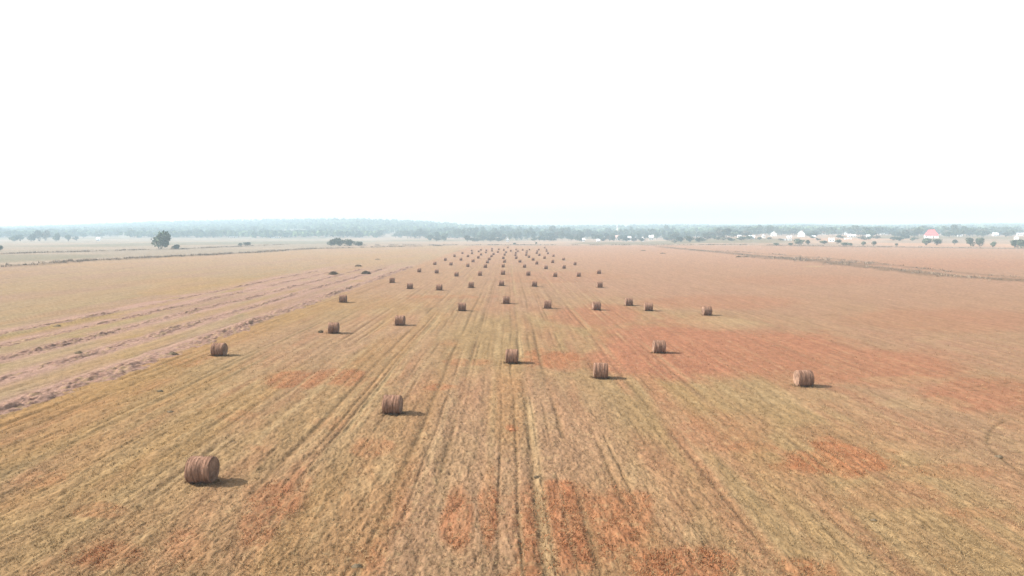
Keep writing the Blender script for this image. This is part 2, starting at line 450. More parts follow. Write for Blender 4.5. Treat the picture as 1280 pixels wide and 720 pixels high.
# rough grass on the unmown strips
Ps = []; Ss = []
for pts, w, s in STRIPS_W:
    for (ax, ay), (bx, by) in zip(pts[:-1], pts[1:]):
        L_ = math.hypot(bx - ax, by - ay); n = int(min(L_ * w * .4, 900))
        t = g.random(n); lat = g.normal(0, w * .33, n)
        nx, ny = -(by - ay) / L_, (bx - ax) / L_
        px, py = ax + (bx - ax) * t + nx * lat, ay + (by - ay) * t + ny * lat
        k = vn(px / 7, py / 9, 91) > .45
        px, py = px[k], py[k]
        Ps.append(np.stack([px, py, H(px, py)], -1)); Ss.append(g.uniform(.25, .75, len(px)) * (1 + .5 * (w > 8)))
P = np.concatenate(Ps); S = np.concatenate(Ss) * np.where(P[:, 0] > 60, .95, .95)
wc = C(.17, .13, .095)[None] * g.uniform(.6, 1.6, (len(P), 1))
V, F, cc = blades(P, S, wc, 9, 1.3, .6, .14, 8)
tag(link('rough_grass', mesh_np('rough_grass', V, F, cc, MAT_BL)), 'dark unmown grass along the strips that divide the fields', 'grass', kind='stuff')

# ------------------------------------------------------------------ raked windrows on the left
MAT_W = attr_mat('raked_hay', scale=3.0, amount=.3, bump=.6, bscale=8)
def windrow(cx, y0, y1, wid, hgt, seed, label):
    ys = [y0]
    while ys[-1] < y1: ys.append(ys[-1] + max(.09, ys[-1] ** 2 * 3.6e-5))
    ys = np.array(ys); xs = np.linspace(-1, 1, 31)
    XX, YY = np.meshgrid(xs, ys)
    c0 = cx + .9 * (vn(YY * 0 + 1.7, YY / 16, seed) - .5) + .7 * (vn(YY * 0 + 3.7, YY / 4.5, seed + 12) - .5)
    wd = wid * (.45 + .7 * vn(YY * 0 + 5.5, YY / 2.6, seed + 1) + .35 * vn(XX * 2 + 9, YY / .9, seed + 8))
    X = c0 + XX * wd * 1.5
    prof = np.clip(1 - np.abs(XX) ** 1.6, 0, 1)
    lump = fbm(X / .3, YY / .42, 3, seed + 2); big = ss(.25, .8, vn(X / 1.1, YY / 1.7, seed + 3))
    Z = H(X, YY) - .07 + hgt * .95 * prof * (.1 + .8 * big + 1.1 * ss(.3, .8, lump)) * (.6 + .8 * vn(YY * 0, YY / 6, seed + 4))
    col = mix(np.broadcast_to(PINK, X.shape + (3,)), PINK * C(.66, .6, .6), ss(.5, .85, vn(X / .35, YY / .5, seed + 5)) * .7)
    col = mix(col, PALE * C(1, .97, 1.02), ss(.55, .85, vn(X / .3, YY / .6, seed + 6)) * .7)
    n = len(xs); i = np.arange(len(ys) - 1)[:, None] * n; j = np.arange(n - 1)[None, :]
    F = np.stack([i + j, i + j + 1, i + n + j + 1, i + n + j], -1).reshape(-1, 4)
    me = mesh_np('windrow', np.stack([X, YY, Z], -1).reshape(-1, 3), F, col.reshape(-1, 3) * ALB * .95, MAT_W, True)
    tag(link('hay_windrow', me), label, 'windrow', 'raked windrows left of the bales')
windrow(-33.0, 33, 250, 1.25, .22, 101, 'nearest and thickest pinkish windrow of raked hay, bordering the ochre stubble')
windrow(-39.8, 45, 240, .85, .17, 111, 'second pinkish windrow of raked hay, counted from the bales outward')
windrow(-46.0, 52, 230, .85, .17, 121, 'third pinkish windrow of raked hay, broken into clumps')
windrow(-51.8, 62, 225, .7, .14, 131, 'thin fourth pinkish windrow of raked hay')
windrow(-57.4, 70, 220, .7, .14, 141, 'outermost pinkish windrow of raked hay, farthest left')

# ------------------------------------------------------------------ bales
def bale_material(name, c0, c1, ring):
    m, nt, b = new_mat(name); N = nt.nodes.new; L = nt.links.new
    tc = N('ShaderNodeTexCoord'); mp = N('ShaderNodeMapping')
    mp.inputs['Scale'].default_value = (8.5, .75, .75) if ring else (1, 1, 1)
    L(tc.outputs['Object'], mp.inputs['Vector'])
    oi = N('ShaderNodeObjectInfo')
    ad = N('ShaderNodeVectorMath'); ad.operation = 'ADD'
    sc = N('ShaderNodeVectorMath'); sc.operation = 'SCALE'; sc.inputs['Scale'].default_value = 40
    cb = N('ShaderNodeCombineXYZ'); L(oi.outputs['Random'], cb.inputs[0]); L(oi.outputs['Random'], cb.inputs[1])
    L(cb.outputs[0], sc.inputs[0]); L(mp.outputs['Vector'], ad.inputs[0]); L(sc.outputs['Vector'], ad.inputs[1])
    nz = N('ShaderNodeTexNoise'); nz.inputs['Scale'].default_value = 1.6; nz.inputs['Detail'].default_value = 7; nz.inputs['Roughness'].default_value = .7
    L(ad.outputs['Vector'], nz.inputs['Vector'])
    cr = N('ShaderNodeValToRGB'); e = cr.color_ramp.elements
    e[0].position = .38; e[0].color = (*c0, 1); e[1].position = .70; e[1].color = (*c1, 1)
    L(nz.outputs['Fac'], cr.inputs['Fac']); L(cr.outputs['Color'], b.inputs['Base Color'])
    bp = N('ShaderNodeBump'); bp.inputs['Strength'].default_value = .7; bp.inputs['Distance'].default_value = .03
    L(nz.outputs['Fac'], bp.inputs['Height']); L(bp.outputs['Normal'], b.inputs['Normal'])
    return m
MAT_BS = bale_material('bale_side', (.10, .052, .034), (.33, .195, .13), True)
MAT_BE = bale_material('bale_end', (.10, .06, .042), (.30, .19, .13), False)
BR, BL = .635, 1.12
def bale_side(seed, nseg=72, nl=30, fibres=260):
    gg = np.random.default_rng(seed)
    xs = np.linspace(-BL / 2, BL / 2, nl); th = np.linspace(0, 2 * math.pi, nseg, endpoint=False)
    T, X = np.meshgrid(th, xs)
    rings = np.zeros(nl)
    for cpos in gg.uniform(-BL / 2, BL / 2, 5): rings += -.014 * np.exp(-((xs - cpos) / .05) ** 2)
    rr = BR + rings[:, None] + .035 * (vn((X + 5) * 6, (np.cos(T) + 2) * 2, seed) - .5) + .016 * (vn((X + 5) * 14, T * 4, seed + 1) - .5)
    rr = rr - .05 * np.clip((np.abs(X) - BL / 2 + .07) / .07, 0, 1) ** 2 + .012 * np.cos(2 * T + seed)
    Yy = rr * np.cos(T); Zz = rr * np.sin(T)
    Zz = np.where(Zz < -.58, -.58 + (Zz + .58) * .35, Zz)          # settled flat underneath
    V = np.stack([X + .01 * np.sin(T * 3 + seed), Yy, Zz + BR * .94], -1).reshape(-1, 3)
    i = np.arange(nl - 1)[:, None] * nseg; j = np.arange(nseg)[None, :]; j2 = (j + 1) % nseg
    F = np.stack([i + j, i + nseg + j, i + nseg + j2, i + j2], -1).reshape(-1, 4)
    if fibres:
        a = gg.uniform(0, 2 * math.pi, fibres); px = gg.uniform(-BL / 2, BL / 2, fibres)
        d = np.stack([np.zeros(fibres), np.cos(a), np.sin(a)], -1); t = np.stack([np.zeros(fibres), -np.sin(a), np.cos(a)], -1)
        base = d * BR * .99 + np.stack([px, 0 * px, 0 * px + BR * .94], -1)
        ln = gg.uniform(.03, .10, fibres)[:, None]
        tip = base + d * ln * .8 + t * ln * gg.uniform(-1.5, 1.5, (fibres, 1)) + np.array([1, 0, 0]) * ln * gg.uniform(-.8, .8, (fibres, 1))
        tip[:, 2] = np.maximum(tip[:, 2], .01)
        wv = np.array([.012, 0, .004])
        o = len(V); V = np.concatenate([V, np.stack([base - wv, base + wv, tip, tip + wv * .3], 1).reshape(-1, 3)])
        F = np.concatenate([F, np.arange(fibres * 4).reshape(-1, 4)[:, [0, 1, 3, 2]] + o])
    return mesh_np('bale_side', V, F, None, MAT_BS, True)
def bale_end(seed, sgn, nseg=48, nr=12):
    rs = np.linspace(.0, BR * .955, nr); th = np.linspace(0, 2 * math.pi, nseg, endpoint=False)
    T, Rr = np.meshgrid(th, rs)
    spiral = .014 * np.sin(Rr * 60 + T + seed) + .03 * (vn(Rr * 14, T * 3, seed) - .5)
    Xx = sgn * (BL / 2 + .012 - .03 * (Rr / BR) ** 4 + spiral * .8)
    Yy = Rr * np.cos(T); Zz = Rr * np.sin(T); Zz = np.where(Zz < -.58, -.58 + (Zz + .58) * .35, Zz)
    V = np.stack([Xx, Yy, Zz + BR * .94], -1).reshape(-1, 3)
    i = np.arange(nr - 1)[:, None] * nseg; j = np.arange(nseg)[None, :]; j2 = (j + 1) % nseg
    F = np.stack([i + j, i + nseg + j, i + nseg + j2, i + j2], -1).reshape(-1, 4)
    if sgn < 0: F = F[:, ::-1]
    return mesh_np('bale_end', V, F, None, MAT_BE, True)
def far_bale(seed):
    me = bale_side(seed, 26, 8, 40)
    n = len(me.vertices)
    import bmesh
    bm = bmesh.new(); bm.from_mesh(me)
    ed = [e for e in bm.edges if e.is_boundary and abs(abs(e.verts[0].co.x) - BL / 2) < .03 and abs(abs(e.verts[1].co.x) - BL / 2) < .03 and len(e.link_faces) == 1 and len(e.link_faces[0].verts) == 4 and e.calc_length() > .08]
    bmesh.ops.holes_fill(bm, edges=ed, sides=40)
    bm.to_mesh(me); bm.free()
    me.name = 'round_bale'
    return me

def root_at(name, loc, rz=0):
    o = bpy.data.objects.new(name, None); COL.objects.link(o); o.location = loc; o.rotation_euler = (0, 0, rz); o.empty_display_size = .3
    return o
SIDES = [bale_side(200 + k) for k in range(5)]
ENDS = [(bale_end(300 + k, 1), bale_end(320 + k, -1)) for k in range(2)]
FARS = [far_bale(400 + k) for k in range(4)]
A_ = [(252,603.5),(490.5,517.5),(1005,483),(751,473),(640,454),(273.5,445),(824,441.5),(417,417),(500,407),(883.5,394),(810.5,388.5),(745.5,387.5),(577.5,388.5),(684.5,385.5),(786,382),(632.5,379.5),(429,378)]
for x,y in [(73,385),(233,440),(498,452),(785,430),(1058,412),(317,290),(474,300),(652,327),(864,322),(1070,312)]: A_.append((480+x/7.2,300+y/7.2))
for x,y in [(490,418),(1077,428),(434,320),(675,332),(886,330),(1070,304)]: A_.append((600+x/7.2,300+y/7.2))
for x,y in [(45,398),(212,332),(302,405),(360,272),(462,328),(572,430),(575,273),(487,222),(656,355),(740,296),(852,444),(886,372),(914,322),(950,275),(1138,437),(640,225),(745,195),(783,248),(780,170),(862,212),(870,178),(960,185),(985,240),(960,152),(1160,362),(1140,304),(1160,250),(635,183)]: A_.append((540+x/12.8,300+y/12.8))
for x,y in [(42,162),(28,205),(125,173),(160,210),(235,185),(190,130),(322,303),(382,360),(455,442),(310,256),(315,218),(348,192),(322,165),(425,170),(482,253),(488,215),(493,190),(535,165),(527,284),(592,328),(650,390),(797,466),(652,220),(658,195),(685,165),(692,253),(775,300),(808,190),(805,165),(828,226),(780,132),(920,268),(905,368),(1086,458),(1080,325),(1263,402)]: A_.append((620+x/12.8,300+y/12.8))
LINES = [-26.5, -20, -13.3, -7, -1, 5.7, 11.8, 18, 24.7]
LN = ['leftmost line', 'second line from the left', 'third line from the left', 'fourth line from the left', 'middle line', 'fourth line from the right', 'third line from the right', 'second line from the right', 'rightmost line']
ORD = 'first second third fourth fifth sixth seventh eighth ninth tenth eleventh twelfth thirteenth fourteenth fifteenth sixteenth'.split()
SPECIAL = {(252,603.5): 'largest and nearest straw bale, dark end face turned right, low left of the field',
 (490.5,517.5): 'second nearest straw bale, with its shadow to the right, left of the midline',
 (1005,483): 'straw bale with pale sunlit left end, alone farthest right of all bales',
 (751,473): 'straw bale on the lower edge of the reddish patch, right of the midline',
 (640,454): 'straw bale on the mowing stripes, nearest of the middle line',
 (273.5,445): 'straw bale beside the ochre border of the raked hay, nearest of the leftmost line',
 (824,441.5): 'straw bale standing alone in the middle of the reddish patch',
 (417,417): 'straw bale with a dark clump of weeds just left of it',
 (500,407): 'straw bale with white topped bands, nearest of those right of the weed clump bale',
 (883.5,394): 'straw bale beyond the reddish patch, rightmost of the middle distance'}
bales = []
for p in A_:
    q = cast(p[0], p[1] - (.35 if p[1] > 400 else 0)); bales.append((p, q))
byline = {}
for p, q in bales:
    li = min(range(9), key=lambda k: abs(LINES[k] - q[0])); byline.setdefault(li, []).append((q[1], p, q))
n = 0
for li in byline:
    for k, (_, p, q) in enumerate(sorted(byline[li], key=lambda t: t[0])):
        n += 1
        rz = random.uniform(-.09, .09); loc = (q[0], q[1] + (.12 if p[1] > 400 else 0), q[2] - .01)
        if q[1] < 175:
            o = root_at('round_bale', loc, rz)
            link('straw_roll', SIDES[n % 5], o); link('end_face', ENDS[n % 2][0], o); link('end_face', ENDS[n % 2][1], o)
            if n % 2: pass
        else:
            o = link('round_bale', FARS[n % 4], None, loc, rz)
        s = random.uniform(.96, 1.04); o.scale = (random.uniform(.96, 1.05), s, s)
        lab = SPECIAL.get(p) or 'round straw bale, %s from the camera in the %s of bales' % (ORD[k], LN[li])
        tag(o, lab, 'bale', 'round straw bales on the field')

# straw fallen round the foot of the nearer bales
Ps = []
for p, q in bales:
    if q[1] < 175:
        gg = np.random.default_rng(int(p[0])); a = gg.uniform(0, 6.28, 160); k = np.abs(gg.normal(0, .13, 160))
        Ps.append(np.stack([q[0] + np.cos(a) * (.62 + k), q[1] + .12 + np.sin(a) * (.36 + k), np.full(160, q[2])], -1))
P = np.concatenate(Ps)
V, F, cc = blades(P, g.uniform(.05, .16, len(P)), (C(.46, .33, .22) * ALB)[None] * g.uniform(.7, 1.4, (len(P), 1)), 4, .8, 1.4, .12, 16)
tag(link('fallen_straw', mesh_np('fallen_straw', V, F, cc, MAT_BL)), 'loose straw fallen round the foot of the bales', 'straw', kind='stuff')

# ------------------------------------------------------------------ dark heaps and loose clumps
MAT_H = attr_mat('dark_litter', scale=2.0, amount=.3, spec=0)
def heap(px, py, w, h, label, name, cat, col, seed, group=None, nb=150):
    q = cast(px, py); gg = np.random.default_rng(seed)
    a = gg.uniform(0, 2 * math.pi, nb); r = np.sqrt(gg.random(nb))
    bx, by = np.cos(a) * r * w / 2, np.sin(a) * r * w * .35
    hz = h * (1 - r ** 2) * gg.uniform(.5, 1, nb)
    P0 = np.stack([bx, by, hz * .4], -1)
    V, F, cc = blades(P0, np.full(nb, h * .65) * (1 - .5 * r), np.broadcast_to(col, (nb, 3)) * gg.uniform(.6, 1.5, (nb, 1)), 6, .5, 1.0, .16, seed)
    V[:, 2] = np.maximum(V[:, 2], -.03)
    # solid core so the heap reads as a mass
    th = np.linspace(0, 2 * math.pi, 18, endpoint=False); core = [[0, 0, h * .62]]
    for rr, zz in ((.45, .5), (.75, .28), (1.0, -.05)):
        for t in th: core.append([math.cos(t) * w / 2 * rr * gg.uniform(.8, 1.1), math.sin(t) * w * .33 * rr * gg.uniform(.8, 1.1), h * zz * gg.uniform(.8, 1.2)])
    core = np.array(core); fs = []
    for k in range(18):
        fs.append([0, 1 + k, 1 + (k + 1) % 18])
        for rI in range(2):
            b0, b1 = 1 + rI * 18, 1 + (rI + 1) * 18
            fs += [[b0 + k, b1 + k, b1 + (k + 1) % 18], [b0 + k, b1 + (k + 1) % 18, b0 + (k + 1) % 18]]
    F = np.concatenate([F, np.array(fs) + len(V)]); V = np.concatenate([V, core]); cc = np.concatenate([cc, np.tile(col, (len(core), 1))])
    tag(link(name, mesh_np(name, V, F, cc, MAT_H), None, q), label, cat, group)
HC = C(.13, .10, .065)
heap(417, 343.2, 2.6, 1.0, 'dark brush heap with a sloping left side, leftmost of the heaps beyond the raked hay', 'brush_heap', 'heap', HC, 1, 'dark brush heaps')
heap(457.5, 342.5, 2.6, 1.05, 'wide dark brush heap closest to the line of bales', 'brush_heap', 'heap', HC, 2, 'dark brush heaps')
heap(448, 333, 2.4, .7, 'low flat dark brush heap just behind the widest one', 'brush_heap', 'heap', HC, 3, 'dark brush heaps')
heap(472, 324.5, 2.3, .5, 'small faint brush heap farthest up the field', 'brush_heap', 'heap', HC * 1.4, 4, 'dark brush heaps')
heap(571, 314, 6, .5, 'long low dark heap at the far left end of the bale lines', 'brush_heap', 'heap', HC * 1.6, 5, 'dark brush heaps')
heap(547, 307.5, 9, 1.2, 'low bush on the far grassy field edge left of the bale lines', 'low_bush', 'bush', HC, 6)
heap(804, 313.5, 3.6, .6, 'low dark tuft left of two, near the start of the grassy strip', 'weed_tuft', 'weed', HC, 7, 'dark tufts on the far stubble')
heap(828.5, 317, 3.2, .6, 'low dark tuft right of two, near the start of the grassy strip', 'weed_tuft', 'weed', HC, 8, 'dark tufts on the far stubble')
heap(923.5, 321.5, 2.8, .8, 'dark tuft beside the long grassy strip on the right', 'weed_tuft', 'weed', HC, 9, 'dark tufts on the far stubble')
for k, (px, py, w, h, lb) in enumerate([(401, 415.8, .55, .45, 'dark leaning clump of weeds left of a bale'), (200, 489, .5, .16, 'small dark clump of hay on the furrows below the nearest windrow'),
        (212.5, 515, .5, .14, 'small dark clump of hay in the furrows, lower of two near the left edge'), (640, 538, .5, .2, 'reddish brown clump of hay on the mowing stripes below the middle bale'),
        (671, 597, .3, .16, 'small dark clump beside a bleached streak, above the large orange weed patch'), (446, 708, .4, .14, 'dark hay clump near the bottom edge, left of the orange weeds'),
        (1248, 571, .5, .14, 'dark clump lying in the curved wheel track at the right'), (98, 441.5, .9, .3, 'dark clump lying on the outer windrows'), (216, 443.5, 1.0, .4, 'dark lump on the crest of the nearest windrow'),
        (72, 408, .9, .3, 'dark clump on the outermost windrow'), (1092, 650, .28, .08, 'dark speck of weeds in the lower right stubble')]):
    heap(px, py, w, h, lb, 'hay_clump', 'hay clump', HC * (1.0 if k != 3 else C(2.2, 1.3, 1.0)), 20 + k, 'loose dark clumps on the stubble', 24)

# ------------------------------------------------------------------ trees
MAT_TR = noise_mat('tree_bark', (.09, .07, .05), (.16, .13, .10), 3)
LEAF = {}
for nm, c0 in (('dark_leaf', (.08, .105, .055)), ('mid_leaf', (.12, .14, .085)), ('dry_leaf', (.17, .155, .11))):
    m, nt, b = new_mat(nm); N = nt.nodes.new; L = nt.links.new
    va = N('ShaderNodeVertexColor'); va.layer_name = 'Cover'
    oi = N('ShaderNodeObjectInfo'); hs = N('ShaderNodeHueSaturation')
    mr = N('ShaderNodeMapRange'); mr.inputs['To Min'].default_value = .7; mr.inputs['To Max'].default_value = 1.35
    L(oi.outputs['Random'], mr.inputs['Value']); L(mr.outputs['Result'], hs.inputs['Value'])
    mm = N('ShaderNodeMix'); mm.data_type = 'RGBA'; mm.blend_type = 'MULTIPLY'; mm.inputs[0].default_value = 1
    mm.inputs[6].default_value = (*c0, 1); L(va.outputs['Color'], mm.inputs[7])
    L(mm.outputs[2], hs.inputs['Color']); L(hs.outputs['Color'], b.inputs['Base Color'])
    LEAF[nm] = m
def crown_mesh(seed, mat, nleaf=1100, bush=False, tall=1.0):
    g = np.random.default_rng(seed)
    nl = g.integers(7, 11); ctr = []; rad = []
    for k in range(nl):
        a = g.uniform(0, 2 * math.pi); r = g.uniform(.05, .30) if not bush else g.uniform(.12, .34)
        zz = g.uniform(.17, .78) if not bush else g.uniform(.12, .6)
        kz = (1.1 - zz * .5) if not bush else (1.15 - zz * .9); ctr.append([math.cos(a) * r * kz, math.sin(a) * r * kz, zz]); rad.append(g.uniform(.14, .24))
    ctr.append([0, 0, .55 if not bush else .4]); rad.append(.3)
    ctr = np.array(ctr); rad = np.array(rad); k = g.integers(0, len(rad), nleaf)
    d = g.normal(size=(nleaf, 3)); d /= np.linalg.norm(d, axis=1)[:, None]
    P = ctr[k] + d * (rad[k] * g.uniform(.65, 1.08, nleaf))[:, None] * np.array([1, 1, .85])
    P[:, 2] = np.clip(P[:, 2], .02, None) 
    a = g.normal(size=(nleaf, 3)); a /= np.linalg.norm(a, axis=1)[:, None]
    b = np.cross(a, g.normal(size=(nleaf, 3))); b /= np.linalg.norm(b, axis=1)[:, None]
    s = g.uniform(.022, .05, nleaf)[:, None]
    V = np.stack([P - a * s - b * s * .6, P + a * s - b * s * .5, P + a * s * .8 + b * s * .7, P - a * s * .7 + b * s], 1).reshape(-1, 3)
    tone = (g.uniform(.7, 1.35, len(rad))[k] * g.uniform(.8, 1.25, nleaf))[:, None] * np.array([1, 1, 1])
    tone = tone * (1 + g.uniform(-.1, .1, (nleaf, 3)))
    return mesh_np('crown', V, np.arange(len(V)).reshape(-1, 4), np.repeat(np.clip(tone / 1.6, 0, 1) , 4, 0) , mat)
def trunk_mesh(seed, bush=False):
    rr = random.Random(seed); m = MB()
    if bush:
        for k in range(5):
            a = rr.uniform(0, 6.28); m.tube([(math.cos(a) * .03, math.sin(a) * .03, -.03), (math.cos(a) * .12, math.sin(a) * .12, .25), (math.cos(a) * .2, math.sin(a) * .2, .5)], [.018, .012, .005], 5)
    else:
        m.tube([(0, 0, -.04), (.005, 0, .12), (.01, .01, .35), (0, .01, .62)], [.032, .024, .018, .008], 8)
        for k in range(6):
            a = rr.uniform(0, 6.28); z = rr.uniform(.2, .42); r = rr.uniform(.14, .25)
            m.tube([(0, 0, z), (math.cos(a) * r * .5, math.sin(a) * r * .5, z + .1), (math.cos(a) * r, math.sin(a) * r, z + .26)], [.012, .009, .004], 5)
    return m.mesh('trunk', MAT_TR, True)
CR = [crown_mesh(500 + k, LEAF[('dark_leaf', 'mid_leaf', 'dark_leaf', 'mid_leaf', 'dry_leaf', 'mid_leaf')[k]]) for k in range(6)]
TK = [trunk_mesh(k) for k in range(3)]
BC = [crown_mesh(600 + k, LEAF[('dark_leaf', 'mid_leaf', 'dry_leaf')[k]], 700, True) for k in range(3)]
BT = trunk_mesh(9, True)
ntree = 0
FARBAKE = []
def tree(px, w, h, vb=None, dist=None, label=None, group=None, bush=False, var=None, name=None, lim=None, cat=None):
    """w, h in photo pixels"""
    global ntree; ntree += 1
    q = at(px, dist) if dist else cast(px, vb)
    if q is None: return
    s = q[1] / FPX
    hh, ww = h * s * (1.25 if bush else 1.0), w * s * 1.15
    if dist and dist >= 1145 and not bush:          # past the 300 nearest: they go into one far mass
        FARBAKE.append((random.randrange(6), ntree % 3, q, ww, hh, random.uniform(0, 6.28))); return None
    o = root_at(name or ('shrub' if bush else 'broadleaf_tree'), (q[0], q[1], q[2] - .1), random.uniform(0, 6.28))
    o.scale = (ww, ww, hh * 1.02)
    v = var if var is not None else random.randrange(6)
    link('crown', BC[v % 3] if bush else CR[v], o)
    link('stems' if bush else 'trunk', BT if bush else TK[ntree % 3], o)
    tag(o, label, cat or ('shrub' if bush else 'tree'), group)
    return o
tree(200.5, 27, 24, 311.5, label='large round lone tree standing on the far left field edge', var=3, bush=True, name='broadleaf_tree', cat='tree')
tree(219, 12, 6.5, 311.5, label='low bush at the right foot of the large lone tree', bush=True, var=0)
tree(1, 9, 8, 314, label='small dark tree cut by the left edge of the view', var=2)
tree(308, 12, 5.5, 307.5, label='small bush alone on the pale field right of the lone tree', bush=True, var=1)
tree(300, 8, 4, 307.3, label='smaller low bush touching the left side of the bush on the pale field', bush=True, var=1)
for k, (px, w, h, v) in enumerate([(414, 14, 9, 0), (425, 18, 11, 0), (437, 16, 9, 0), (448, 14, 6, 0)]):
    tree(px, w, h, 307.4, label=['leftmost bush of the dark clump before the hill', 'tallest bush of the dark clump before the hill', 'third bush from the left of the dark clump before the hill', 'lowest bush, right end of the dark clump before the hill'][k], bush=True, var=v, group='bush clump before the hill')
for k, (px, w, h, vb) in enumerate([(42, 12, 10, 305), (52, 12, 15, 305.5), (60, 13, 14, 305.5), (73, 10, 11, 306), (88, 10, 9, 307), (98, 8, 6, 307), (20, 14, 8, 305), (28, 12, 9, 304)]):
    tree(px, w, h, dist=1000 + 45 * (k % 3), label='hazy tree in the loose group far off at the left edge', group='hazy trees at the far left', var=k % 3, bush=True, name='broadleaf_tree', cat='tree')
for k in range(84):
    px = 4 + k * 6.5 + random.uniform(-4, 4)
    tree(px, random.uniform(10, 17), random.uniform(6, 11), dist=random.uniform(1350, 1750), label='hazy blue tree along the foot of the left hill', group='trees along the foot of the left hill')
# belt behind the far end of the bale lines
for row, (dist, h0, h1) in enumerate(((1000, 5, 10), (1110, 9, 15), (1260, 12, 18), (1450, 12, 19))):
    px = 500 + row * 5 if row > 1 else 538
    while px < 845:
        clump = float(vn(px / 15.0, row * 3.3, 5)); amp = float(ss(490, 560, px)) * .35 + .65
        if clump > (.42 if row == 0 else .2):
            tree(px, random.uniform(7, 15), random.uniform(h0, h1) * (.68 + .28 * clump) * amp, dist=dist + random.uniform(-45, 45), label='tree of the grey-green belt behind the far end of the bale lines', group='tree belt beyond the bale field')
        px += random.uniform(5.0, 9.5)
# village trees
HPX = [(1164, 13), (967, 6), (1001.5, 6), (983, 8), (1039.5, 6), (1027, 6), (1060, 7), (1104, 8), (1244, 5), (1272, 8), (939.5, 5), (954.5, 4), (853, 5), (861, 4), (871.5, 5)]
for k in range(288):
    px = 838 + (k % 72) * 6.3 + random.uniform(-3, 3)
    dist = (random.choice([960, 1010]) if k < 72 else random.choice([1080, 1180])) if k < 144 else (random.choice([1250, 1330]) if k < 216 else random.choice([1160, 1210]))
    if dist < 1150 and any(abs(px - a) < b + 2 for a, b in HPX): continue
    dist += random.uniform(-20, 20)
    hi = 13 if px > 1090 else 13
    tree(px, random.uniform(9, 17), random.uniform(6, hi) * (.65 + .5 * float(vn(px / 22, 1, 6))) + (.8 if 1185 < px < 1240 or 1265 < px else 0), dist=dist, label='tree among the village houses on the right', group='village trees')
for px, w, h, vb, lb in [(851, 12, 7, 302.3, 'leftmost bush of the dark green clump below the first village houses'), (862, 15, 8, 302.3, 'highest bush of the dark green clump below the first village houses'), (874, 14, 6, 302.3, 'rightmost bush of the dark green clump below the first village houses')]:
    tree(px, w, h, vb, label=lb, bush=True, var=0, group='dark green bush clump')
for px, w, h, vb, bu, lb in [(1158, 16, 10, 306.5, True, 'left bush of the pair below the red roof'), (1171, 13, 9, 306.5, True, 'right bush of the pair below the red roof'),
        (1193, 9, 7, 305.5, True, 'small round bush alone on the pale slope right of the red roof'), (1213, 13, 12, 308, False, 'left tree of the dense pair at the field edge right of the red roof'),
        (1224, 14, 12, 308, False, 'right tree of the dense pair at the field edge right of the red roof'), (1241, 8, 7.5, 308.8, True, 'small bush between the dense pair and the right edge trees'),
        (1268, 12, 11, 310, False, 'left tree of the group at the right edge of the view'), (1277, 14, 12, 310.4, False, 'right tree of the group at the right edge of the view'),
        (1120, 5, 4, 307.5, True, 'tiny bush on the pale slope left of the red roof'), (1000, 16, 8, 306.5, True, 'wide low bush below the gabled white house'), (1010, 8, 7, 306, True, 'taller bush right of the wide low one below the gabled white house'),
        (988, 8, 4, 307, True, 'low bush at the field edge below the long white shed'), (1055, 12, 5, 307.3, True, 'low dark bush at the field edge right of the white block house'), (1063, 8, 4.5, 307.5, True, 'smaller bush at the field edge, right of the low dark one'),
        (1079, 8, 6, 307, True, 'left one of two grey bushes at the edge of the pale slope'), (1092, 8, 6.5, 307, True, 'right one of two grey bushes at the edge of the pale slope'),
        (1030, 14, 5, 305, True, 'bush left of the white block house'), (1047, 11, 6, 304.5, True, 'bush at the right foot of the white block house'), (970, 9, 4, 307, True, 'tiny low bush at the field edge left of the long white shed'),
        (643, 6, 3, 306, True, 'tiny bush on the far edge behind the bale lines'), (670, 4, 3.5, 305.6, True, 'second tiny bush on the far edge behind the bale lines')]:
    tree(px, w, h, vb, label=lb, bush=bu, var=(0 if bu and px > 1200 else 1))

for k in range(62):
    px = 842 + k * 4.9 + random.uniform(-3, 3)
    if any(abs(px - a) < b for a, b in HPX): continue
    tree(px, random.uniform(7, 13), random.uniform(2.5, 5), dist=random.uniform(760, 900), label='low scrub bush on the slope between the field edge and the village houses', group='scrub below the village', bush=True)
def bake_far():
    Vs, Fs, Cs = [], [], []; o = 0
    for ci, ti, q, ww, hh, rz in FARBAKE:
        for me, leafy in ((CR[ci], True), (TK[ti], False)):
            v = np.empty(len(me.vertices) * 3, np.float32); me.vertices.foreach_get('co', v); v = v.reshape(-1, 3)
            if leafy:
                ca = np.empty(len(me.vertices) * 4, np.float32); me.color_attributes['Cover'].data.foreach_get('color', ca); cl = ca.reshape(-1, 4)[:, :3]
                k = np.arange(len(v) // 4); k = k[k % 3 != 0]; idx = (k[:, None] * 4 + np.arange(4)).ravel()
                v = v[idx]; cl = cl[idx] * np.array([.11, .13, .08]) * 1.15; F = np.arange(len(v)).reshape(-1, 4)
            else:
                F = np.array([p.vertices[:] for p in me.polygons if len(p.vertices) == 4]); cl = np.tile([.11, .09, .07], (len(v), 1))
            c_, s_ = math.cos(rz), math.sin(rz)
            w = np.stack([(v[:, 0] * c_ - v[:, 1] * s_) * ww + q[0], (v[:, 0] * s_ + v[:, 1] * c_) * ww + q[1], v[:, 2] * hh + q[2] - .1], -1)
            Vs.append(w); Fs.append(F + o); Cs.append(cl); o += len(w)
    me = mesh_np('far_tree_belt', np.concatenate(Vs), np.concatenate(Fs), np.concatenate(Cs), MAT_BL)
    tag(link('far_tree_belt', me), 'hazy far-off trees standing behind the nearer tree belt and the village', 'trees', kind='stuff')
bake_far()
print('BAKED', len(FARBAKE), 'trees', ntree)
